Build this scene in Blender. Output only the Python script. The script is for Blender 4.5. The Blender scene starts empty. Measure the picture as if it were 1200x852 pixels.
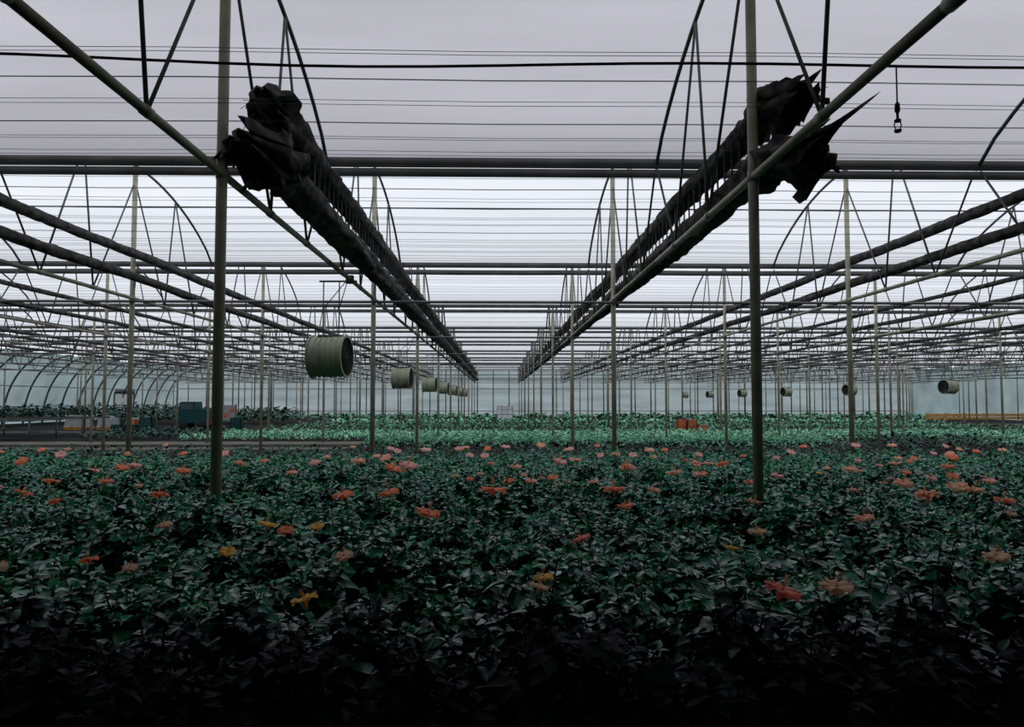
import bpy, math, random
from mathutils import Vector, Matrix, noise
random.seed(7)
def U(a,b): return a+(b-a)*random.random()
scene = bpy.context.scene
scene.view_settings.view_transform = 'Standard'
COL = scene.collection
EYE = 1.45
GY0 = 5.55; BAY = 6.85; HB = BAY/2
ROWS = [GY0+BAY*i for i in range(10)]
COLS = [-0.075-2-4*i for i in range(6,-1,-1)] + [-0.05+2+4*i for i in range(10)]
XL, XR = -28.0, 39.5
YB, YF = -4.725, GY0+BAY*9+HB
ZCH = 3.16; ZG = EYE+2.87; ZT = EYE+3.95

# ------------------------------------------------------------ materials
def mat(name, c1, c2=None, rough=0.6, metal=0.0, scale=8.0, spec=0.5, bump=0.0, tint=None, glow=0.0):
    m = bpy.data.materials.new(name); m.use_nodes = True
    nt = m.node_tree; b = nt.nodes['Principled BSDF']
    b.inputs['Roughness'].default_value = rough
    b.inputs['Metallic'].default_value = metal
    b.inputs['Specular IOR Level'].default_value = spec
    if tint: b.inputs['Specular Tint'].default_value = (*tint,1)
    if c2 is None: c2 = tuple(x*0.7 for x in c1)
    tc = nt.nodes.new('ShaderNodeTexCoord')
    n = nt.nodes.new('ShaderNodeTexNoise'); n.inputs['Scale'].default_value = scale
    n.inputs['Detail'].default_value = 4
    nt.links.new(tc.outputs['Object'], n.inputs['Vector'])
    r = nt.nodes.new('ShaderNodeValToRGB')
    r.color_ramp.elements[0].position = 0.35; r.color_ramp.elements[1].position = 0.68
    r.color_ramp.elements[0].color = (*c1,1); r.color_ramp.elements[1].color = (*c2,1)
    nt.links.new(n.outputs['Fac'], r.inputs['Fac'])
    nt.links.new(r.outputs['Color'], b.inputs['Base Color'])
    if bump:
        bp = nt.nodes.new('ShaderNodeBump'); bp.inputs['Strength'].default_value = bump
        nt.links.new(n.outputs['Fac'], bp.inputs['Height'])
        nt.links.new(bp.outputs['Normal'], b.inputs['Normal'])
    if glow:   # thin petal / leaf lets light through
        tl=nt.nodes.new('ShaderNodeBsdfTranslucent'); nt.links.new(r.outputs['Color'],tl.inputs['Color'])
        mx=nt.nodes.new('ShaderNodeMixShader'); mx.inputs['Fac'].default_value=glow
        nt.links.new(b.outputs[0],mx.inputs[1]); nt.links.new(tl.outputs[0],mx.inputs[2])
        nt.links.new(mx.outputs[0],nt.nodes['Material Output'].inputs['Surface'])
    return m

def film(name, col, scale=0.6, var=0.86):
    """diffusing greenhouse sheet with streaky dirt"""
    m = bpy.data.materials.new(name); m.use_nodes = True
    nt = m.node_tree; nt.nodes.clear()
    out = nt.nodes.new('ShaderNodeOutputMaterial')
    tc = nt.nodes.new('ShaderNodeTexCoord')
    mp = nt.nodes.new('ShaderNodeMapping'); mp.inputs['Scale'].default_value = (0.15,1.0,1.0)
    n = nt.nodes.new('ShaderNodeTexNoise'); n.inputs['Scale'].default_value = scale; n.inputs['Detail'].default_value = 5
    nt.links.new(tc.outputs['Object'], mp.inputs['Vector']); nt.links.new(mp.outputs['Vector'], n.inputs['Vector'])
    r = nt.nodes.new('ShaderNodeValToRGB')
    r.color_ramp.elements[0].position = 0.3; r.color_ramp.elements[1].position = 0.7
    r.color_ramp.elements[0].color = (*[c*var for c in col],1); r.color_ramp.elements[1].color = (*col,1)
    nt.links.new(n.outputs['Fac'], r.inputs['Fac'])
    tl = nt.nodes.new('ShaderNodeBsdfTranslucent')
    nt.links.new(r.outputs['Color'], tl.inputs['Color'])
    nt.links.new(tl.outputs[0], out.inputs['Surface'])
    return m

GT=(0.55,1.0,0.85)
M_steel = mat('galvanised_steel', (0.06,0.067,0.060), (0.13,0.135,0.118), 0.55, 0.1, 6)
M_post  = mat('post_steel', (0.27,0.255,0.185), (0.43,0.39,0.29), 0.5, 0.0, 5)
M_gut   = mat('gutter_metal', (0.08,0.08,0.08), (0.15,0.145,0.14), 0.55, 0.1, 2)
M_wire  = mat('wire', (0.05,0.05,0.055), (0.08,0.08,0.085), 0.6, 0.2, 5)
M_roll  = mat('rolled_shade_cloth', (0.022,0.021,0.022), (0.13,0.118,0.110), 0.9, 0, 7, 0.2, 0.5)
M_black = mat('black_plastic', (0.004,0.004,0.004), (0.008,0.008,0.008), 0.6, 0, 5, 0.2)
M_drum  = mat('fan_drum_paint', (0.25,0.27,0.18), (0.38,0.40,0.28), 0.42, 0.0, 4)
M_dark  = mat('fan_dark', (0.02,0.022,0.02), (0.03,0.033,0.03), 0.6, 0, 6)
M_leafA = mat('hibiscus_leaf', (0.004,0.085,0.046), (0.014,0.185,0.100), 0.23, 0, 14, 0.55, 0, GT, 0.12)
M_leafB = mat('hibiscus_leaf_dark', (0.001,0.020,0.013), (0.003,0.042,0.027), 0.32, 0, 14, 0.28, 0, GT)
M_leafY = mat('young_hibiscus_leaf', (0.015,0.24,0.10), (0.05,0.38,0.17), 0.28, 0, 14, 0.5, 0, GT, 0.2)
M_leafK = mat('hibiscus_leaf_painted_shade', (0.0006,0.004,0.003), (0.0012,0.009,0.006), 0.6, 0, 14, 0.04)  # near-black leaf copy: foreground shade put into the colour
M_stem  = mat('plant_stem', (0.004,0.006,0.004), (0.008,0.009,0.006), 0.8, 0, 8, 0.1)
M_coral = mat('petal_coral', (1.0,0.26,0.12), (1.0,0.42,0.24), 0.6, 0, 30, 0.15, 0, None, 0.35)
M_salm  = mat('petal_salmon', (1.0,0.45,0.29), (1.0,0.62,0.46), 0.6, 0, 30, 0.15, 0, None, 0.35)
M_pink  = mat('petal_pink', (1.0,0.40,0.40), (1.0,0.66,0.60), 0.6, 0, 30, 0.15, 0, None, 0.35)
M_yel   = mat('petal_yellow_orange', (1.0,0.55,0.10), (1.0,0.72,0.22), 0.6, 0, 30, 0.15, 0, None, 0.35)
M_dull  = mat('petal_dusky', (0.78,0.46,0.28), (0.92,0.64,0.46), 0.6, 0, 30, 0.15, 0, None, 0.35)
M_red   = mat('petal_red', (1.0,0.16,0.11), (1.0,0.48,0.36), 0.6, 0, 30, 0.15, 0, None, 0.35)
M_stam  = mat('stamen', (0.9,0.4,0.15), (1.0,0.7,0.25), 0.6)
M_mint  = mat('mint_foliage', (0.11,0.40,0.24), (0.42,0.82,0.54), 0.6, 0, 1.3, 0.3)
M_mid   = mat('mid_green_foliage', (0.05,0.20,0.12), (0.17,0.42,0.26), 0.6, 0, 1.3, 0.3)
M_dkf   = mat('dark_green_foliage', (0.010,0.05,0.032), (0.025,0.10,0.06), 0.6, 0, 2, 0.3)
M_floor = mat('ground_mat', (0.008,0.009,0.008), (0.018,0.018,0.016), 0.95, 0, 1.2, 0.1)
M_path  = mat('pale_path', (0.10,0.095,0.075), (0.17,0.16,0.13), 0.95, 0, 1.5, 0.1)
M_teal  = mat('teal_paint', (0.004,0.040,0.042), (0.007,0.062,0.064), 0.6, 0, 8, 0.2)
M_white = mat('white_sheet', (0.20,0.22,0.23), (0.34,0.36,0.37), 0.6)
M_wtank = mat('white_plastic', (0.8,0.8,0.8), (0.9,0.9,0.9), 0.5)
M_oran  = mat('orange_plastic', (0.42,0.10,0.03), (0.55,0.16,0.05), 0.6)
M_ywood = mat('orange_timber', (0.46,0.23,0.05), (0.60,0.32,0.08), 0.8)
M_red2  = mat('red_paint', (0.5,0.06,0.02), (0.6,0.10,0.03), 0.5)
M_glass = mat('tinted_window', (0.05,0.07,0.08), (0.07,0.09,0.1), 0.15)
F_near = film('film_near_dimmed', (0.375,0.365,0.402),1.1,0.82)  # dimmer copy of the roof film; edge darkening put into its colour
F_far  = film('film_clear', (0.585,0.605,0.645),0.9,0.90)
F_over = film('film_added_dimmer', (0.15,0.155,0.155))  # invented dark film, out of view, dims light on the front plants
F_block= film('film_added_light_block', (0.008,0.008,0.008))  # invented near-opaque film, never in view, blocks light from the foreground
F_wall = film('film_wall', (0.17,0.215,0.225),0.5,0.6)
F_end  = film('film_end', (0.21,0.245,0.255),1.5,0.65)

# ------------------------------------------------------------ mesh helpers
class MB:
    def __init__(s): s.v=[]; s.f=[]; s.m=[]
    def add(s, vs, fs, mi=0):
        o=len(s.v); s.v.extend(vs); s.f.extend([tuple(i+o for i in f) for f in fs]); s.m.extend([mi]*len(fs))
    def tube(s, pts, r, seg=8, mi=0, cap=True):
        pts=[Vector(p) for p in pts]; n=len(pts)
        rs = r if isinstance(r,(list,tuple)) else [r]*n
        vs=[]; prev=None
        for i,p in enumerate(pts):
            if i==0: t=pts[1]-p
            elif i==n-1: t=p-pts[i-1]
            else: t=pts[i+1]-pts[i-1]
            t.normalize()
            if prev is None:
                a=Vector((0,0,1)) if abs(t.z)<0.9 else Vector((1,0,0))
                u=t.cross(a).normalized()
            else:
                u=(prev-t*prev.dot(t)).normalized()
            prev=u; w=t.cross(u)
            for k in range(seg):
                an=2*math.pi*k/seg
                vs.append(tuple(p+(u*math.cos(an)+w*math.sin(an))*rs[i]))
        fs=[]
        for i in range(n-1):
            for k in range(seg):
                a=i*seg+k; b=i*seg+(k+1)%seg
                fs.append((a,b,b+seg,a+seg))
        if cap:
            fs.append(tuple(range(seg-1,-1,-1))); fs.append(tuple((n-1)*seg+k for k in range(seg)))
        s.add(vs,fs,mi)
    def box(s, x0,x1,y0,y1,z0,z1, mi=0, top=1.0):
        cx,cy=(x0+x1)/2,(y0+y1)/2
        vs=[(x0,y0,z0),(x1,y0,z0),(x1,y1,z0),(x0,y1,z0)]
        vs+=[(cx+(x-cx)*top,cy+(y-cy)*top,z1) for x,y,_ in vs[:4]]
        s.add(vs,[(3,2,1,0),(4,5,6,7),(0,1,5,4),(1,2,6,5),(2,3,7,6),(3,0,4,7)],mi)
    def mesh(s, name, mats, smooth=True):
        me=bpy.data.meshes.new(name); me.from_pydata(s.v,[],s.f)
        if not isinstance(mats,(list,tuple)): mats=[mats]
        for m in mats: me.materials.append(m)
        me.polygons.foreach_set('material_index', s.m)
        me.polygons.foreach_set('use_smooth',[smooth]*len(s.f))
        me.update(); return me

def put(name, me, loc=(0,0,0), label=None, cat=None, parent=None, group=None, kind=None, rot=None, scale=None):
    o=bpy.data.objects.new(name, me); o.location=loc
    if rot: o.rotation_euler=rot
    if scale: o.scale=(scale,)*3 if not isinstance(scale,tuple) else scale
    if parent: o.parent=parent
    if label: o['label']=label
    if cat: o['category']=cat
    if group: o['group']=group
    if kind: o['kind']=kind
    COL.objects.link(o); return o

# ------------------------------------------------------------ room shell
def vault_h(t):
    a=min(1,abs(t)/HB)
    return ZG+(ZT-ZG)*(0.75*(1-a*a)+0.25*math.sqrt(max(0,1-a*a)))
def ceiling(yc, m, t0=-HB, t1=HB):
    b=MB(); N=18; vs=[]
    for i in range(N+1):
        t=t0+(t1-t0)*i/N; z=vault_h(t)+0.06
        vs+= [(XL,yc+t,z),(XR,yc+t,z)]
    b.add(vs,[(2*i,2*i+1,2*i+3,2*i+2) for i in range(N)])
    put('ceiling', b.mesh('ceiling',m), label='curved translucent plastic film vault', cat='ceiling', kind='structure')
ceiling(GY0-BAY, F_block)  # unseen vault overhead, made almost black to darken the foreground
ceiling(ROWS[0], F_over, -HB, 0.75)  # half above the frame, given the added dimming film
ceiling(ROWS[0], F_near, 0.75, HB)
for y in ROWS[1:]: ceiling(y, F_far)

b=MB(); b.box(XL-3,XR,YB,YF,-0.1,0.0); put('floor', b.mesh('floor',M_floor,False), label='dark woven ground mat', cat='floor', kind='structure')
b=MB(); prof=[]
for i in range(11):
    a=i/10*math.pi/2*0.95
    prof.append((XL-3+3.0*(1-math.cos(a)) , (ZG+0.1)*math.sin(a)/math.sin(math.pi/2*0.95)))
prof.append((XL+0.02, ZG+0.1))
vs=[]
for x,z in prof: vs+=[(x,YB,z),(x,YF,z)]
b.add(vs,[(2*i,2*i+1,2*i+3,2*i+2) for i in range(len(prof)-1)])
put('wall_left', b.mesh('wall_left',F_wall), label='curved translucent film side wall', cat='wall', kind='structure')
rib=MB(); rib.tube([(x+0.06,0,z) for x,z in prof],0.06,6)
ribm=rib.mesh('wall_rib',M_steel)
for i in range(36):
    put('wall_rib', ribm, (0,2+i*2.05,0), 'curved dark steel rib against the film side wall','rib',group='ribs of the film side wall')
for z,xo in ((1.1,XL-2.75),(2.4,XL-2.3)):
    b=MB(); b.tube([(xo+0.1,2,z),(xo+0.1,YF-0.1,z)],0.03,6)
    put('wall_rail', b.mesh('wall_rail',M_gut), label='long horizontal steel rail along the film side wall', cat='rail', group='rails of the side wall')
def flatwall(name, vs, m):
    b=MB(); b.add(vs,[(0,1,2,3)]); put(name,b.mesh(name,m,False),label='plastic film wall',cat='wall',kind='structure')
ZW=ZG+0.08
flatwall('wall_right',[(XR,YB,0),(XR,YF,0),(XR,YF,ZW),(XR,YB,ZW)],F_wall)
flatwall('wall_far',[(XL-3,YF,0),(XR,YF,0),(XR,YF,ZW),(XL-3,YF,ZW)],F_end)
flatwall('wall_back',[(XL-3,YB,0),(XR,YB,0),(XR,YB,ZW),(XL-3,YB,ZW)],M_black)  # unseen; opaque black backdrop added to keep the front dark
for i in range(45):
    x=XL+1.5*i+.6
    b=MB(); b.tube([(x,YF-0.08,0),(x,YF-0.08,ZG)],0.055,6)
    put('wall_stud', b.mesh('wall_stud',M_steel), label='thin steel upright of the film end wall', cat='upright', group='uprights of the end wall')
for z in (0.5,2.6,3.5):
    b=MB(); b.tube([(XL-2,YF-0.16,z),(XR,YF-0.16,z)],0.035,6)
    put('wall_rail', b.mesh('wall_rail',M_steel), label='horizontal steel rail of the film end wall', cat='rail', group='rails of the end wall')
b=MB(); b.box(XL-2.72,XL-2.66,60,63.2,0,2.3); b.tube([(XL-2.6,60,0),(XL-2.6,60,2.35),(XL-2.6,63.2,2.35),(XL-2.6,63.2,0)],0.05,6,1)
put('door_1', b.mesh('door_1',[M_wtank,M_steel],False), label='pale sliding door in the film side wall', cat='door', kind='structure')

# ------------------------------------------------------------ posts
pb=MB()
pb.tube([(0,0,0),(0,0,ZT-0.02)],0.040,12)
pb.tube([(0,0,0),(0,0,0.02)],0.12,12)
pb.tube([(0,0,ZCH-0.04),(0,0,ZCH+0.04)],0.045,12)
pm=pb.mesh('support_post',M_post)
for y in ROWS:
    for x in COLS:
        put('support_post', pm, (x,y,0), 'weathered round steel post rising from the beds to the roof','post',group='roof support posts', rot=(0,0,U(0,6)))

# ------------------------------------------------------------ trusses
def arch_pts(n=20): return [(0,-HB+BAY*i/n, vault_h(-HB+BAY*i/n)) for i in range(n+1)]
def webs():
    L=[]
    for s in (-1,1):
        L+= [((0,s*1.2,ZCH),(0,s*0.05,ZT-0.35)),
             ((0,s*1.2,ZCH),(0,s*1.55,vault_h(1.55))),
             ((0,s*2.5,ZCH),(0,s*1.55,vault_h(1.55))),
             ((0,s*2.5,ZCH),(0,s*3.35,ZG-0.05))]
    return L
b=MB(); b.tube(arch_pts(),0.022,8); m_arch=b.mesh('arch_rib',M_steel)
b=MB(); b.tube([(0,-HB,ZCH),(0,HB,ZCH)],0.030,8)
for yy in (-2.5,-1.2,1.2,2.5): b.tube([(0,yy-0.05,ZCH),(0,yy+0.05,ZCH)],0.036,8)
m_chord=b.mesh('bottom_chord',M_post)
m_webs=[]
for a,c in webs():
    b=MB(); b.tube([a,c],0.014,6); m_webs.append(b.mesh('web_bar',M_steel))
b=MB(); b.tube(arch_pts(10),0.028,6); b.tube([(0,-HB,ZCH),(0,HB,ZCH)],0.034,6)
for a,c in webs(): b.tube([a,c],0.019,5)
m_far=b.mesh('roof_truss',M_steel)
for r,y in enumerate(ROWS):
    for x in COLS:
        lab='steel arch truss with tube chord and V-shaped web bars'
        if r<3 and -22<x<22:
            e=put('roof_truss',None,(x,y,0),lab,'truss',group='roof arch trusses'); e.empty_display_size=0.2
            put('arch_rib',m_arch,parent=e); put('bottom_chord',m_chord,parent=e)
            for w in m_webs: put('web_bar',w,parent=e)
        else:
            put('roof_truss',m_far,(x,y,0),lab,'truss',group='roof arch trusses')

# ------------------------------------------------------------ gutters & cross pipes
g=MB(); g.tube([(XL,0,0),(XR,0,0)],0.064,12)
gm=g.mesh('roof_gutter',M_gut)
pp=MB(); pp.tube([(XL,0,0),(XR,0,0)],0.052,10); ppm=pp.mesh('cross_pipe',M_gut)
tp=MB(); tp.tube([(XL,0,0),(XR,0,0)],0.024,8); tpm=tp.mesh('tie_pipe',M_gut)
for i in range(1,10):
    y=GY0-HB+BAY*i
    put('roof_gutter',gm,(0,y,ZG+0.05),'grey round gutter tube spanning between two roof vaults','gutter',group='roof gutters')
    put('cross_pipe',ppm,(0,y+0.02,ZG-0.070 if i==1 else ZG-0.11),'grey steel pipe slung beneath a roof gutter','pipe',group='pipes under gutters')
for y in ROWS[1:]:
    put('tie_pipe',tpm,(0,y-0.06,ZCH-0.06),'thin steel tie pipe joining a row of posts','pipe',group='tie pipes between posts')
pl=MB(); pl.tube([(XL,0,0),(XR,0,0)],0.014,6); plm=pl.mesh('roof_purlin',M_steel)
for y in ROWS[1:]:
    put('roof_purlin',plm,(0,y+1.7,vault_h(1.7)-0.02),'thin steel purlin pipe under the roof film','purlin',group='roof purlins')
def wire_mesh(r):
    b=MB(); pts=[]
    xs=[XL]+COLS+[XR]
    for i in range(len(xs)-1):
        pts.append((xs[i],0,0)); pts.append(((xs[i]+xs[i+1])/2,0,-0.012))
    pts.append((XR,0,0)); b.tube(pts,r,4); return b.mesh('curtain_wire',M_wire)
w1=wire_mesh(0.0022); w2=wire_mesh(0.0034)
y=4.6; k=0
while y<56:
    near=y<14
    put('curtain_wire', w1 if y<18 else w2,(0,y,3.66+U(-0.02,0.02)),'taut thin wire carrying the shade curtain','wire',group='curtain support wires',rot=(0,0,U(-0.0012,0.0012)))
    if near:
        put('curtain_wire', w1,(0,y+U(.03,.12),3.70),'taut thin wire carrying the shade curtain','wire',group='curtain support wires')
    y+= U(0.32,0.46) if y<16 else U(0.9,1.2); k+=1
b=MB(); pts=[]
for i in range(41):
    x=-9+i*0.45; pts.append((x,4.8,EYE+2.235 - 0.035*math.cos((x)/4.6*math.pi)*0.6+0.02*math.sin(x*1.3)))
b.tube(pts,0.010,8)
put('irrigation_line',b.mesh('irrigation_line',M_black),label='black flexible irrigation pipe strung across under the roof',cat='pipe')
b=MB(); X=2.66
b.tube([(X,4.8,EYE+2.23),(X,4.8,EYE+1.93)],0.005,6)
s=put('hanging_sprinkler',b.mesh('hanging_sprinkler',M_black),label='small black sprinkler hanging on a thin tube from the pipe',cat='sprinkler')
b=MB(); b.tube([(X,4.8,EYE+1.99),(X,4.8,EYE+1.975),(X,4.8,EYE+1.93),(X,4.8,EYE+1.91)],[0.006,0.016,0.018,0.008],10)
put('weight',b.mesh('weight',M_black),parent=s)
b=MB()
b.tube([(X,4.8,EYE+1.91),(X,4.8,EYE+1.865)],0.009,8); b.tube([(X,4.8,EYE+1.87),(X,4.8,EYE+1.855)],0.022,10)
for sx in (-1,1): b.tube([(X+sx*0.018,4.8,EYE+1.86),(X+sx*0.024,4.8,EYE+1.83),(X+sx*0.01,4.8,EYE+1.795)],0.004,6)
b.tube([(X,4.8,EYE+1.80),(X,4.8,EYE+1.785)],[0.026,0.02],10)
put('sprinkler_head',b.mesh('sprinkler_head',M_black),parent=s)

# ------------------------------------------------------------ rolled shade curtains
def roll(X, Z, y0, y1, r, seed, ragged, endz=0.0):
    b=MB(); SEG=24 if ragged else 14; st=[]; y=y0
    while y<y1:
        st.append(y); y+= 0.03 if y<y0+1.3 else (0.10 if y<12 else (0.4 if y<30 else 1.5))
    vs=[]
    for i,yy in enumerate(st):
        s=yy-y0; en=max(0,1-s/1.3)
        am=(0.55+0.8*en) if ragged else 0.5
        cx=X+0.008*math.sin(yy*1.7+seed); cz=Z-0.02*abs(math.sin((yy-GY0)/BAY*math.pi))+endz*max(0,1-s/1.6)**1.5
        if ragged: cx+=0.05*math.sin(s*6+seed)*en; cz+=0.05*math.sin(s*8+seed*2)*en
        fl=1.0
        if ragged: fl=1.0+0.45*max(0,1-s/1.0)
        if ragged and s<0.12: fl*=0.55+0.45*(s/0.12)**.5
        for k in range(SEG):
            a=2*math.pi*k/SEG
            nz=noise.noise(Vector((math.cos(a)*1.6+seed,math.sin(a)*1.6,yy*0.5)))
            nz2=noise.noise(Vector((math.cos(a)*3+seed,math.sin(a)*3,yy*3.0)))
            nz3=noise.noise(Vector((math.cos(a)*2.2-seed,math.sin(a)*2.2,yy*8)))
            fold=0.10*math.sin(a*6+seed+2.5*math.sin(yy*1.3))
            rr=r*fl*(1+am*(0.40*nz+0.45*nz2+0.32*nz3+fold))
            yo=0
            if ragged and s<0.35: yo=(nz2+nz*0.7)*0.7*(1-s/0.35)
            vs.append((cx+rr*math.cos(a)*(1.15 if ragged else 1), yy+yo, cz+rr*math.sin(a)))
    fs=[]
    for i in range(len(st)-1):
        for k in range(SEG):
            a=i*SEG+k; c=i*SEG+(k+1)%SEG; fs.append((a,c,c+SEG,a+SEG))
    fs.append(tuple(range(SEG))); L=(len(st)-1)*SEG; fs.append(tuple(L+k for k in range(SEG)))
    b.add(vs,fs)
    return b
def tatter(b, X,Y,Z, n, sx, size, rng):
    """loose folds of cloth flopping out of the roll end"""
    for i in range(n):
        L=size*rng.uniform(0.5,1.1); w=size*rng.uniform(0.25,0.5)
        d=Vector((sx*rng.uniform(0.2,1.1)+rng.uniform(-0.2,0.1), -rng.uniform(0.1,0.9), rng.uniform(-0.5,0.45))).normalized()
        side=Vector((rng.uniform(-.4,.4),rng.uniform(-1,1),rng.uniform(-1,1))); side=(side-d*side.dot(d)).normalized()
        nrm=d.cross(side); vs=[]; N=12; M=5; ph=rng.uniform(0,6)
        p0=Vector((X+rng.uniform(-.06,.06),Y+rng.uniform(0.05,.45),Z+rng.uniform(-.06,.06)))
        hook=-rng.uniform(.1,.7)
        for j in range(N+1):
            u=j/N; c=p0+d*(L*u)+Vector((0,0,hook*L*u*u))
            ww=w*(0.55+0.45*math.sin(u*4+ph))*math.sqrt(max(0.02,1-u**3))
            for q in range(M):
                v=-1+2*q/(M-1)
                edge=rng.uniform(.85,1.1) if abs(v)>.9 else 1
                vs.append(tuple(c+side*ww*.5*v*edge+nrm*(0.035*math.sin(v*4+u*7+ph)+0.03*math.sin(u*9+ph))))
        fs=[]
        for j in range(N):
            for q in range(M-1):
                o=j*M+q; fs.append((o,o+1,o+M+1,o+M))
        b.add(vs,fs)
def threads(X,Y,Z,sx,rng):
    b=MB()
    for i in range(7):
        p=Vector((X+rng.uniform(-.08,.08),Y+rng.uniform(-.1,.4),Z+rng.uniform(-.1,.08))); pts=[tuple(p)]
        d=Vector((sx*rng.uniform(0,.8),rng.uniform(-.5,.2),rng.uniform(-.8,.3)))
        for j in range(5):
            p=p+d*0.035; d=d+Vector((rng.uniform(-.4,.4),rng.uniform(-.3,.3),rng.uniform(-.55,.15))); pts.append(tuple(p))
        b.tube(pts,0.0025,4,cap=False)
    return b.mesh('loose_thread',M_roll)
def curtain(X,Z,y0,r,seed,sx,n=9,size=0.28,close=True,other=None,endz=0.0):
    rng=random.Random(seed)
    b=roll(X,Z,y0,69,r,seed,close,endz)
    if close: tatter(b,X,y0-0.02,Z+endz,n,sx,size,rng)
    o=put('shade_curtain_roll',b.mesh('shade_curtain_roll',M_roll), label='black shade cloth rolled up with torn ragged ends' if close else 'long black rolled-up shade cloth under the roof',
        cat='shade curtain', group='rolled shade curtains')
    if close: put('loose_thread',threads(X,y0-0.05,Z+endz,sx,rng),parent=o,kind='stuff')
    if other is not None:
        sb=MB(); yy=y0+0.9; q=-sx*.9
        while yy<40:
            j=rng.uniform(-.01,.01)
            sb.box(X+q*r-.006,X+q*r+.006,yy+j-.011,yy+j+.011,other,Z)
            yy+=0.21 if yy<14 else 0.42
        sb.tube([(X+q*r*1.25,y0+.8,(Z+other)/2+.12),(X+q*r*1.25,40,(Z+other)/2+.12)],0.007,5)
        put('tie_strap',sb.mesh('tie_strap',M_roll,False),parent=o,kind='stuff')
curtain(-1.86,EYE+2.42,5.95,0.112,3,-1,7,0.26,other=EYE+1.96)
curtain(-1.84,EYE+1.95,5.55,0.132,11,-1,8,0.30)
curtain( 2.16,EYE+2.34,5.30,0.104,21,1,7,0.24,other=EYE+1.92,endz=-.07)
curtain( 2.16,EYE+1.90,5.05,0.124,33,1,8,0.28,endz=-.12)
for x in (6.07,10.07,14.07,18.07):
    for sgn in (-1,1):
        xx=x if sgn>0 else -x+0.17
        for z,s in ((2.40,1),(2.02,2)):
            curtain(xx,EYE+z,3.0,0.070 if x<8 else 0.05,int(x*3+s+sgn),sgn,close=False)

# ------------------------------------------------------------ circulation fans
def fan_parts():
    Rr=0.28; Ln=0.25
    b=MB(); SEG=40; vs=[]
    prof=[(-Ln,Rr+0.02),(-Ln+0.02,Rr+0.02),(-Ln+0.02,Rr)]
    for q in range(1,6):
        xq=-Ln+0.02+q*(2*Ln-0.04)/6
        prof+=[(xq-0.016,Rr),(xq,Rr+0.011),(xq+0.016,Rr)]
    prof+=[(Ln-0.02,Rr),(Ln-0.02,Rr+0.02),(Ln,Rr+0.02),(Ln,Rr-0.012),(-Ln,Rr-0.012)]
    for x,r in prof:
        for k in range(SEG):
            a=2*math.pi*k/SEG; vs.append((x,r*math.cos(a),r*math.sin(a)))
    n=len(prof)
    for i in range(n):
        fs=[]
        for k in range(SEG):
            a=i*SEG+k; c=i*SEG+(k+1)%SEG; j=((i+1)%n)*SEG
            fs.append((a,c,j+(k+1)%SEG,j+k))
        b.f.extend(fs); b.m.extend([1 if i==n-2 else 0]*len(fs))
    b.v=vs; house=b.mesh('drum_housing',[M_drum,M_dark],False)
    b=MB(); b.tube([(-0.12,0,0),(0.08,0,0),(0.10,0,0)],[0.07,0.07,0.04],14)
    for k in range(5):
        a=2*math.pi*k/5; vs=[]
        for j in range(5):
            r=0.06+0.2*j/4; w=0.08+0.07*j/4; tw=0.7-0.35*j/4
            for s in (-1,1):
                t=Vector((0,-math.sin(a),math.cos(a))); rad=Vector((0,math.cos(a),math.sin(a)))
                p=rad*r+t*(s*w*math.cos(tw))+Vector((s*w*math.sin(tw),0,0)); vs.append(tuple(p))
        b.add(vs,[(2*j,2*j+1,2*j+3,2*j+2) for j in range(4)])
    blade=b.mesh('fan_rotor',M_dark)
    guards=[]
    for sx in (-1,1):
        b=MB()
        for r in (0.06,0.10,0.14,0.18,0.22,0.26):
            b.tube([(sx*(Ln-0.004),r*math.cos(2*math.pi*k/24),r*math.sin(2*math.pi*k/24)) for k in range(25)],0.0025,4,cap=False)
        for k in range(4):
            a=math.pi*k/4; b.tube([(sx*(Ln-0.006),0.27*math.cos(a),0.27*math.sin(a)),(sx*(Ln-0.006),-0.27*math.cos(a),-0.27*math.sin(a))],0.003,4)
        guards.append(b.mesh('wire_guard',M_steel))
    return house,blade,guards
fh,fr,fg=fan_parts()
def fan(x,y,z,sc=1.0,yaw=0.0):
    e=put('circulation_fan',None,(x,y,z),'olive grey drum ventilation fan hung on rods from a truss','fan',group='hanging drum fans')
    R3=(0,0,yaw)
    put('drum_housing',fh,parent=e,scale=sc,rot=R3); put('fan_rotor',fr,parent=e,scale=sc,rot=R3)
    for g_ in fg: put('wire_guard',g_,parent=e,scale=sc,rot=R3)
    b=MB(); top=ZCH-z
    dx=(min(COLS,key=lambda c:abs(c-x))-x)
    # bracket plate on the drum, two rods up to a cross bar clamped on the truss chord
    for q in (-0.10,0.12):
        b.tube([(q,0,0.29*sc),(q,0,top-0.02)],0.009,6)
        b.tube([(q,0.0,top*.62),(dx*.9,0,top)],0.007,5)
    b.tube([(-0.16,0,top-0.03),(dx+0.10,0,top-0.03)],0.014,6)
    b.box(dx-0.05,dx+0.05,-0.05,0.05,top-0.06,top+0.05)
    b.box(-0.16,0.18,-0.07,0.07,0.27*sc,0.30*sc)
    put('hanger',b.mesh('hanger',M_steel),parent=e)
fan(-2.34,10.4,EYE+0.62,1.0,-0.12)
for yy in (19.4,27.2,34.0,41.0,48.0,55.0):
    fan(-2.48,yy,EYE+0.60,0.95,-0.10)
for i in range(6):
    fan(14.8,24.1+BAY*i,EYE+0.47,0.8,0.25)

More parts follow.
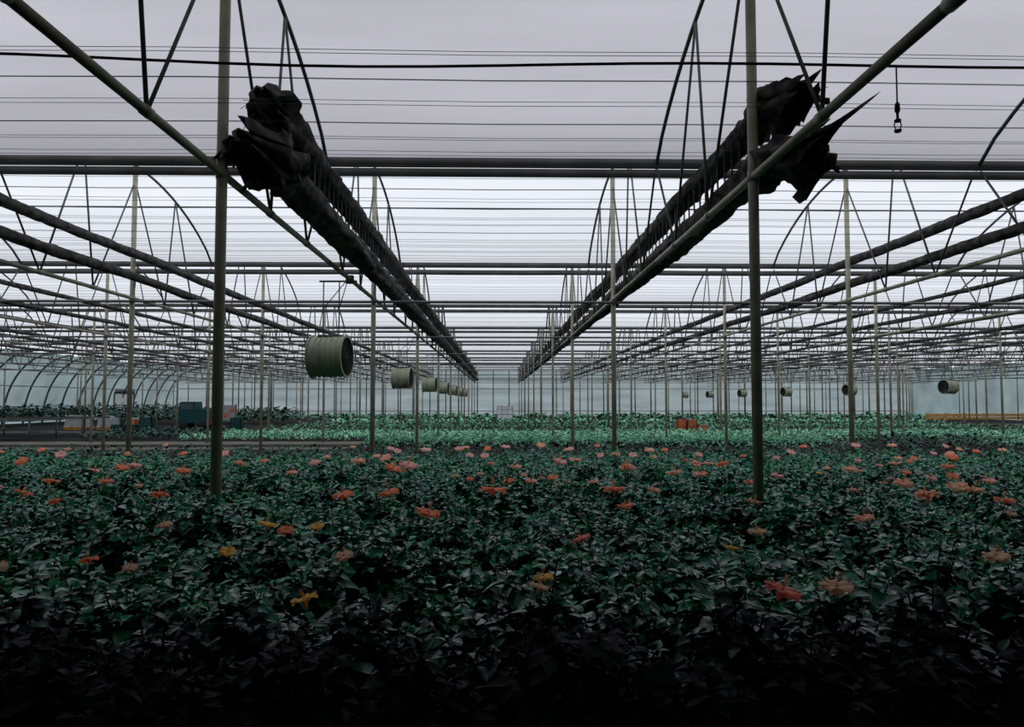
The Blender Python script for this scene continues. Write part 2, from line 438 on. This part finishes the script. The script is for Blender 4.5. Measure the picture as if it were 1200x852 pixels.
# ------------------------------------------------------------ hibiscus
def leaf(b, p, az, pitch, L, W, mi, droop=0.35, roll=0.0, ns=6):
    d=Vector((math.cos(az)*math.cos(pitch),math.sin(az)*math.cos(pitch),math.sin(pitch)))
    s=Vector((-math.sin(az),math.cos(az),0)); nrm=d.cross(s)*-1
    if nrm.z<0: nrm=-nrm
    s=s*math.cos(roll)+nrm*math.sin(roll); nrm=d.cross(s)
    if nrm.z<0: nrm=-nrm
    vs=[]
    for j in range(ns):
        u=j/(ns-1)
        w=W*0.5*(math.sin(math.pi*min(1,u**0.72))**0.85 if 0<u<1 else 0.02)
        if ns>4 and j%2==0: w*=0.90
        c=p+d*(L*u)+Vector((0,0,-droop*L*u*u))
        vs+=[tuple(c+s*w+nrm*(w*0.30)),tuple(c),tuple(c-s*w+nrm*(w*0.30))]
    fs=[]
    for j in range(ns-1):
        o=3*j; fs+=[(o,o+3,o+4,o+1),(o+1,o+4,o+5,o+2)]
    b.add(vs,fs,mi)
H=0.73
def foliage(b, rng, cx=0, cy=0, NT=14, NL=28, ls=0.93, ns=7, hs=1.0, stems=True, deep=0.60, dark=0):
    """leafy shoots: leaves spiral up every stem, small and upright at the tip, broad and arching lower down"""
    if stems: b.tube([(cx,cy,0.02),(cx,cy,0.25)],0.012,6,3)
    for i in range(NT):
        a=i*2.4+rng.uniform(-.4,.4); r=0.23*math.sqrt((i+.5)/NT)*rng.uniform(.85,1.1)
        h=(H-0.10*(r/0.2)**2-rng.uniform(0,0.13)+(0.06 if rng.random()<.22 else 0))*hs
        t=Vector((cx+r*math.cos(a),cy+r*math.sin(a),h)); base=Vector((cx,cy,0.25))
        if stems: b.tube([tuple(base),tuple(base.lerp(t,.5)),tuple(t)],[0.008,0.006,0.003],5,3)
        ph=rng.uniform(0,6.28)
        for k in range(NL):
            u=(k/NL)**1.15
            p=t.lerp(base,u*deep)+Vector((rng.gauss(0,.012),rng.gauss(0,.012),rng.gauss(0,.008)))
            az=ph+k*2.4+rng.gauss(0,.25)
            L=ls*(0.040+0.060*min(1,k/6))*rng.uniform(.8,1.2)
            pit=0.9-0.85*min(1,k/6)+rng.gauss(0,.2)-0.15*u
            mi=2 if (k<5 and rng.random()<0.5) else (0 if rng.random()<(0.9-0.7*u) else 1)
            if dark==2: mi=4  # front row: painted shade, all leaves near-black
            elif dark==1: mi=1 if rng.random()<.6 else 4  # second row: foreground shade continued with mixed dark leaves
            leaf(b,p,az,pit,L,L*rng.uniform(0.54,0.70),mi,rng.uniform(.1,.4),rng.gauss(0,.3),ns)
LM=[M_leafA,M_leafB,M_leafY,M_stem,M_leafK]
VAR=[]; VARF=[]; VARG=[]
for i in range(12):
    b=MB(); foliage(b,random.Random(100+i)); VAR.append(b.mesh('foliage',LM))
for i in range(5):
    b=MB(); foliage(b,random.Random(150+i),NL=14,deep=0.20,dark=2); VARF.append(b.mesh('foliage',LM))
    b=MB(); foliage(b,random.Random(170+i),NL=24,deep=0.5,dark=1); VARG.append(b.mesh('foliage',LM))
b=MB(); b.tube([(0,0,0),(0,0,0.15),(0,0,0.15),(0,0,0.18)],[0.08,0.105,0.115,0.117],18); potm=b.mesh('pot',M_black)

def flower_mesh(m, rng, cup, Rr=0.054):
    b=MB()
    for k in range(5):
        a0=2*math.pi*k/5+rng.uniform(-.06,.06); vs=[]; NU,NV=8,12
        drp=rng.uniform(.7,1.2); sc=rng.uniform(.95,1.04); ph=rng.uniform(0,6)
        for i in range(NU+1):
            u=i/NU
            hw=Rr*(0.06+0.78*math.sin(min(1,u)**0.9*math.pi*0.60))
            for j in range(NV+1):
                v=-1+2*j/NV
                x=0.004+Rr*u*sc*(1-0.34*abs(v)**2.4); yv=hw*v
                z=cup*Rr*0.9*math.sin(u*math.pi*0.55)-(1-cup)*0.014*u*u*drp+0.0055*u*u*math.sin(v*8+ph)+0.012*v*u
                vs.append((x*math.cos(a0)-yv*math.sin(a0),x*math.sin(a0)+yv*math.cos(a0),z))
        fs=[]
        for i in range(NU):
            for j in range(NV):
                o=i*(NV+1)+j; fs.append((o,o+1,o+NV+2,o+NV+1))
        b.add(vs,fs)
    b.tube([(0,0,-0.04),(0,0,-0.01),(0,0,0.006)],[0.004,0.010,0.008],6)
    return b.mesh('flower',m)
b=MB(); b.tube([(0,0,0),(0.004,0,0.025),(0.010,0,0.050)],[0.003,0.0025,0.002],6)
rg=random.Random(5)
for i in range(22):
    t=rg.uniform(.5,1); a=rg.uniform(0,6.28); c=Vector((0.010*t,0,0.050*t)); e=c+Vector((math.cos(a)*.008,math.sin(a)*.008,.003))
    b.tube([tuple(c),tuple(e)],[0.0006,0.0018],4)
stm=b.mesh('stamen',M_stam)
FM={}
for key,m in dict(c=M_coral,s=M_salm,p=M_pink,y=M_yel,d=M_dull,r=M_red).items():
    FM[key]=[flower_mesh(m,random.Random(i*7+ord(key)),[0.05,0.2,0.38][i]) for i in range(3)]
FN={'c':'coral orange','s':'salmon','p':'pink','y':'yellow orange','d':'dusky wilting','r':'red'}
SP=0.42; cand=[]
prg=random.Random(77)
j=0; y=2.38
while y<12.0:
    x=-12+ (0.21 if j%2 else 0)
    while x<12.2:
        px=x+prg.uniform(-.06,.06); py=y+prg.uniform(-.06,.06)
        if not any(abs(px-c)<0.07 and abs(py-r)<0.07 for c in COLS for r in ROWS[:2]): cand.append((px,py,j))
        x+=SP
    y+=SP; j+=1
vis=[c for c in cand if abs(c[0]-0.02*c[1])<0.70*c[1]+0.45]
vis.sort(key=lambda c:(c[2],abs(c[0]))); ind=vis[:300]; indset=set(ind)
lastj=ind[-1][2]
rest=[c for c in cand if c not in indset and (c[2]>=lastj or abs(c[0])<0.7*c[1]+2.5)]
plants=[]
for i,(px,py,jj) in enumerate(ind):
    rz=prg.uniform(0,6.28); sc=prg.uniform(0.86,1.08)
    if any(abs(px-c)<.45 and -.75<py-GY0<.1 for c in COLS): sc=1.10
    e=put('hibiscus_plant',None,(px,py,0),'dark green glossy-leaved potted hibiscus in the dense bed','hibiscus plant',group='potted hibiscus in the bed',rot=(0,0,rz),scale=sc)
    e.empty_display_size=0.1
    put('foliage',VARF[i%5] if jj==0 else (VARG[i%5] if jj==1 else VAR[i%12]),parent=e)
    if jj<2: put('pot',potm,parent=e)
    plants.append([px,py,rz,sc,e])
b=MB(); rr=random.Random(9)
for (px,py,jj) in rest:
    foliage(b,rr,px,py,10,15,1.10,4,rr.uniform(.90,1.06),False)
nleafmats=5; far=random.Random(4); fr_=[c for c in rest if c[1]>8.2 and abs(c[0])<0.75*c[1]]
for i in range(62):
    px,py,_=far.choice(fr_)
    src=FM['csp'[i%3]][i%3]; s=far.uniform(.7,1.3); t=Matrix.Translation((px+far.uniform(-.15,.15),py,H+far.uniform(-.03,.05)))@Matrix.Rotation(far.uniform(0.1,.6),4,Vector((1,far.uniform(-.5,.5),0)))@Matrix.Scale(s,4)
    b.add([tuple(t@v.co) for v in src.vertices],[tuple(p.vertices) for p in src.polygons],nleafmats+i%3)
put('hibiscus_bed',b.mesh('hibiscus_bed',LM+[M_coral,M_salm,M_pink]),label='dense dark green hibiscus foliage dotted with coral blooms',cat='hibiscus plants',kind='stuff')

FL=[(1.01,2.65,'r',1.05),(1.19,2.62,'d',1.0),(-.63,2.48,'y',.8),(-.41,4.44,'c',1.5),(-.03,5.59,'c',1.6),(-.78,5.39,'c',1.2),(-1.11,5.39,'c',1.3),
(.85,5.44,'c',1.5),(.83,4.83,'c',1.0),(1.2,5.69,'s',.9),(.40,3.58,'r',.85),(.18,2.94,'y',.65),(.15,2.74,'d',.6),(-1.06,3.78,'c',.75),(-1.23,4.03,'y',.9),
(-.92,3.85,'y',.65),(-1.14,3.2,'y',.65),(-1.77,3.29,'c',.7),(-.67,3.29,'d',.85),(1.28,3.67,'d',.75),(1.06,3.38,'y',.5),(2.13,4.29,'s',1.0),(2.95,5.08,'s',1.3),
(3.61,5.8,'s',1.4),(3.40,4.95,'c',1.3),(3.34,6.09,'s',1.3),(3.48,5.39,'s',1.2),(4.6,6.9,'s',1.1),(1.75,5.08,'s',.7),(1.81,7.6,'s',1.4),(1.43,8.2,'p',1.7),
(.68,8.2,'p',1.4),(.2,8.1,'s',1.2),(-1.04,7.5,'c',1.5),(-.94,7.9,'p',1.6),(-1.47,7.9,'s',1.3),(-2.16,7.9,'s',1.1),(-3.13,6.03,'c',1.1),(-4.3,7.3,'c',1.4),
(-3.88,7.8,'c',1.3),(-3.57,7.4,'p',1.2),(-2.99,7.16,'c',1.2),(-2.8,8.2,'s',1.2),(2.19,3.26,'d',.9),(-2.03,3.08,'d',.8),(4.3,8.0,'s',1.1),(-2.84,4.87,'c',.7),
(-1.79,4.06,'d',.8),(-1.5,3.1,'d',.5),(2.9,4.2,'d',.6),(2.0,5.9,'c',.8),(.3,6.6,'s',1.0),(.9,7.0,'s',1.0)]
fr2=random.Random(41)
for i in range(44):
    yy=fr2.uniform(5.2,8.4); xx=fr2.uniform(-.70,.70)*yy
    if fr2.random()<.35: xx=abs(xx)
    FL.append((xx,yy,fr2.choice('ccsssppyd'),fr2.uniform(.5,1.2)))
def addflower(fx,fy,key,sz,parent_info):
    px,py,rz,sc,e=parent_info
    dx,dy=fx-px,fy-py; d=math.hypot(dx,dy)
    if d>0.24: dx*=0.24/d; dy*=0.24/d
    lx=(dx*math.cos(-rz)-dy*math.sin(-rz))/sc; ly=(dx*math.sin(-rz)+dy*math.cos(-rz))/sc
    tilt=fr2.uniform(0.05,0.4); az=fr2.gauss(-math.pi/2,1.5)
    q=Vector((math.cos(az)*math.sin(tilt),math.sin(az)*math.sin(tilt),math.cos(tilt)))
    rot=(Matrix.Rotation(-rz,4,'Z')@q.to_track_quat('Z','Y').to_matrix().to_4x4()).to_euler()
    f=put('flower',FM[key][fr2.randrange(3)],(lx,ly,(H+0.05+fr2.uniform(-.015,.03))/sc if py<6.5 else H+.05),parent=e,rot=rot,scale=sz,label=FN[key]+' hibiscus bloom')
    put('stamen',stm,parent=f)
for fx,fy,key,sz in FL:
    addflower(fx,fy,key,sz,min(plants,key=lambda q:(q[0]-fx)**2+(q[1]-fy)**2))

# ------------------------------------------------------------ beds beyond
def tuft(b,rng,x,y,z0,w,h,n,mi=0,ll=0.55):
    for i in range(n):
        a=rng.uniform(0,6.28); r=w*0.5*rng.random()
        p=Vector((x+math.cos(a)*r*0.6,y+math.sin(a)*r*0.6,z0+h*rng.uniform(.2,.8)))
        leaf(b,p,a,rng.uniform(.0,1.0),w*ll,w*ll*0.55,mi,.3,0,3)
def bed(name,x0,x1,y0,y1,sp,w,h,m,lab,seed,fill=1.0,n=7,rowgap=None,ll=.55):
    b=MB(); rng=random.Random(seed); y=y0; k=0
    while y<y1:
        x=x0
        while x<x1:
            if rng.random()<fill: tuft(b,rng,x+rng.uniform(-.3,.3)*sp,y+rng.uniform(-.3,.3)*sp,0.0,w*rng.uniform(.8,1.2),h*rng.uniform(.75,1.2),n,0,ll)
            x+=sp
        y+=sp; k+=1
        if rowgap and k%rowgap[0]==0: y+=rowgap[1]
    return put(name,b.mesh(name,m),label=lab,cat='crop plants',kind='stuff')
tv=[]
for i in range(6):
    b=MB(); rng=random.Random(300+i); tuft(b,rng,0,0,0.08,0.38,0.16,90,0,0.22); b.tube([(0,0,0),(0,0,0.10)],[0.07,0.09],8,1); tv.append(b.mesh('young_plant',[M_mint if i<5 else M_mid,M_black]))
rng=random.Random(55)
for jy in range(6):
    for ix in range(48):
        if rng.random()<.06: continue
        x=-4.2+ix*0.32+rng.uniform(-.05,.05); y=24.2+jy*0.40+rng.uniform(-.05,.05)
        put('young_plant',tv[rng.randrange(6)],(x,y,0),'small pale mint-green potted young plant','young plant',group='pale young plants in rows',rot=(0,0,rng.uniform(0,6)),scale=rng.uniform(.8,1.15))
bed('young_plant_bed',-11.5,22,27.2,33.5,0.36,0.42,0.26,M_mint,'pale mint-green young plants in even rows',61,n=13,rowgap=(6,0.5),ll=.32)
bed('green_plant_bed',-11,26,37,44,0.62,0.66,0.24,M_mid,'mid-green low crop growing in rows',62,rowgap=(4,1.0),n=10,ll=.35)
bed('leafy_plant_bed',11.6,15.0,20.5,24.5,0.42,0.48,0.5,M_dkf,'dark green bushy crop',63,n=12,ll=.4)
bed('pale_plant_bed',15.4,24,20.8,25.0,0.36,0.40,0.34,M_mint,'pale green young crop',64,fill=.9,n=13,ll=.33)
bed('broad_plant_bed',22.9,34,29,34,0.5,0.5,0.4,M_mid,'mid-green crop',65,n=9,ll=.4)
bed('distant_crop',-11,29,47,51.5,0.8,0.8,0.24,M_mint,'distant pale low crop rows',66,fill=.8,n=9,ll=.4)
bed('remote_crop',-24,36,57,68,1.1,1.0,0.24,M_mid,'distant low green crop rows',69,fill=.8,n=6)
bed('tall_crop',-25,-13,46,53,0.8,0.9,1.0,M_dkf,'dark bushy plants',67,n=9)
bed('hedge',-29.4,-27.8,33,70,0.7,0.8,1.25,M_dkf,'dark bushy hedge along the film side wall',72,n=12)
bed('low_crop',-15.5,-12.2,28,34,0.45,0.45,0.3,M_dkf,'low dark green crop',68)
bed('side_crop',-15,11,18.6,20.2,0.42,0.42,0.3,M_dkf,'low dark green crop beside the path',70,n=10,ll=.4)
bed('edge_crop',-4.0,11,22.4,23.6,0.40,0.42,0.26,M_mid,'mid-green young crop',71,n=12,ll=.33,fill=.85)
for (x0,x1,y0,y1) in ((XL,-4.6,22.2,23.3),(XL,-4.6,24.8,26.6),(XL,10,34.6,35.4),(10,36,45,46.2)):
    b=MB(); b.box(x0,x1,y0,y1,0.0,0.02)
    put('floor_path',b.mesh('floor_path',M_path,False),label='pale concrete path between beds',cat='path',kind='structure')

# ------------------------------------------------------------ equipment
def crate(x,y,z,m,w=0.6,d=0.4,h=0.32,lab='plastic crate'):
    b=MB()
    b.box(x-w/2,x+w/2,y-d/2,y+d/2,z,z+0.03)
    for k in range(4):
        zz=z+0.03+k*(h-0.03)/4; hh=(h-0.03)/4-0.012
        b.box(x-w/2,x+w/2,y-d/2,y-d/2+0.02,zz,zz+hh); b.box(x-w/2,x+w/2,y+d/2-0.02,y+d/2,zz,zz+hh)
        b.box(x-w/2,x-w/2+0.02,y-d/2,y+d/2,zz,zz+hh); b.box(x+w/2-0.02,x+w/2,y-d/2,y+d/2,zz,zz+hh)
    for sx in (-1,1):
        for sy in (-1,1): b.box(x+sx*(w/2-.02)-.02,x+sx*(w/2-.02)+.02,y+sy*(d/2-.02)-.02,y+sy*(d/2-.02)+.02,z,z+h)
    put('plastic_crate',b.mesh('plastic_crate',m,False),label=lab,cat='crate',group='crates among the beds')
for dx,dz in ((0,0),(.50,0),(0.02,.285),(1.05,0),(.52,.285)):
    crate(8.9+dx,36,dz,M_oran,.46,.36,.28,'terracotta orange plastic crate stacked beside the crop')
for x_,z_,w_ in ((-16.9,0,.6),(-17.6,0,.55),(-16.9,.34,.6),(-18.3,0,.5),(-12.6,0,.55),(-12.6,.34,.5)):
    crate(x_,36.3,z_,M_teal,w_,.4,.33,'dark teal plastic crate in a small cluttered stack')
crate(-17.6,36.3,.34,M_oran,.45,.36,.25,'small orange plastic crate on top of teal crates')
b=MB()
for k in range(2): b.box(31.5,38.8,54,54.08,0.12+k*.22,0.30+k*.22)
for k in range(6): b.box(31.5+k*1.43,31.6+k*1.43,54.08,54.16,0,0.58)
put('timber_partition',b.mesh('timber_partition',M_ywood,False),label='low orange-yellow plank partition beside the film wall',cat='partition')
b=MB(); b.box(-.55,.55,-.5,.5,.15,1.10,0,.97); b.tube([(0,0,1.10),(0,0,1.17)],.14,14)
tk=put('water_tank',b.mesh('water_tank',M_wtank,False),(0.55,54.5,0),'white plastic water tank in a caged pallet frame','tank')
b=MB()
for z in (.15,.5,.85,1.08): b.tube([(-.58,-.53,z),(.58,-.53,z),(.58,.53,z),(-.58,.53,z),(-.58,-.53,z)],.012,5)
for x_ in (-.58,-.2,.2,.58):
    b.tube([(x_,-.53,.1),(x_,-.53,1.08)],.012,5); b.tube([(x_,.53,.1),(x_,.53,1.08)],.012,5)
b.box(-.58,.58,-.53,.53,0,.12)
put('cage',b.mesh('cage',M_steel,False),parent=tk)

cx,cy=-15.2,38
e=put('utility_cart',None,(cx,cy,0),'dark teal boxy utility cart with red tail corner','utility cart')
b=MB(); b.box(-.75,.75,-.5,.5,.35,.95,0,.96); b.box(-.75,.1,-.48,.48,.95,1.42,0,.88); b.box(.15,.7,-.45,.45,.95,1.05)
put('body',b.mesh('body',M_teal,False),parent=e)
b=MB(); b.box(-.62,-.02,-.50,-.45,1.02,1.32); put('window_pane',b.mesh('window_pane',M_glass,False),parent=e)
for sx in (-.5,.5):
    for sy in (-.45,.45):
        b=MB(); b.tube([(sx,sy-.07,.2),(sx,sy+.07,.2)],.2,16); put('wheel',b.mesh('wheel',M_black),parent=e)
b=MB(); b.box(.76,1.15,-.3,.3,.25,.6,0,.95); put('red_box',b.mesh('red_box',M_red2,False),parent=e)
b=MB(); b.box(-.42,.42,-.02,.02,.5,1.25)
e=put('display_board',b.mesh('display_board',M_white,False),(-13.4,37.3,0),'pale display board with orange patches on two legs','board')
for q in (-.38,.38):
    b=MB(); b.box(q-.03,q+.03,-.03,.03,0,1.3); put('leg',b.mesh('leg',M_steel,False),parent=e)
for q in ((-.3,.0,.62,.85),(.1,.32,.9,1.1)):
    b=MB(); b.box(q[0],q[1],-.03,-.02,q[2],q[3]); put('patch',b.mesh('patch',M_oran,False),parent=e,label='orange patch')
for i,(x,w) in enumerate(((-18.4,1.0),(-19.9,.8),(-21.4,1.1))):
    b=MB()
    for k in range(3): b.box(-w/2,w/2,-.4+k*.35,-.3+k*.35,0.0,.1,1)
    b.box(-w/2,w/2,-.45,.45,.1,.14,1); b.box(-w/2+.03,w/2-.03,-.42,.42,.14,.45+.1*i,0,.9); b.box(-w/2+.15,w/2-.2,-.3,.3,.45+.1*i,.6+.1*i,0,.8)
    put('wrapped_pallet',b.mesh('wrapped_pallet',[M_white,M_ywood],False),(x,38.5,0),'wooden pallet with goods wrapped in white film','pallet',group='wrapped pallets')
for by in (28.5,32.0):
    e=put('growing_bench',None,(-22.0,by,0),'long steel growing bench with slatted top','bench',group='growing benches')
    b=MB()
    for k in range(9): b.box(-5,5,-.8+k*.19,-.68+k*.19,.72,.75)
    b.box(-5,5,-.86,-.82,.70,.78); b.box(-5,5,.98,1.02,.70,.78); put('bench_top',b.mesh('bench_top',M_steel,False),parent=e)
    for lx in (-4.8,-1.6,1.6,4.8):
        b=MB(); b.tube([(lx,-.8,0),(lx,-.8,.72)],.03,6); b.tube([(lx,.9,0),(lx,.9,.72)],.03,6); b.tube([(lx,-.8,.3),(lx,.9,.3)],.02,6)
        put('leg',b.mesh('leg',M_steel),parent=e)
    b=MB(); rng=random.Random(by)
    for k in range(260): tuft(b,rng,-22+rng.uniform(-4.8,4.8),by+rng.uniform(-.8,.9),0.76,.4,.4,9)
    put('bench_foliage',b.mesh('bench_foliage',M_dkf),label='dark leafy plants crowded on a growing bench',cat='plants',kind='stuff')

# ------------------------------------------------------------ light and camera
w=bpy.data.worlds.new('overcast'); scene.world=w; w.use_nodes=True
nt=w.node_tree; bg=nt.nodes['Background']
tc=nt.nodes.new('ShaderNodeTexCoord'); sp=nt.nodes.new('ShaderNodeSeparateXYZ'); rp=nt.nodes.new('ShaderNodeValToRGB')
nt.links.new(tc.outputs['Generated'],sp.inputs[0]); nt.links.new(sp.outputs['Z'],rp.inputs['Fac'])
rp.color_ramp.elements[0].color=(0.80,0.85,0.87,1); rp.color_ramp.elements[1].color=(0.89,0.885,0.90,1)
nt.links.new(rp.outputs['Color'],bg.inputs['Color']); bg.inputs['Strength'].default_value=1.8
cam=bpy.data.cameras.new('camera'); cam.sensor_width=36; cam.lens=870/1200*36
co=bpy.data.objects.new('camera',cam); COL.objects.link(co); co.location=(0,0,EYE)
co.rotation_euler=(math.radians(92.9),0,math.radians(-1.12)); cam.clip_end=300
scene.camera=co
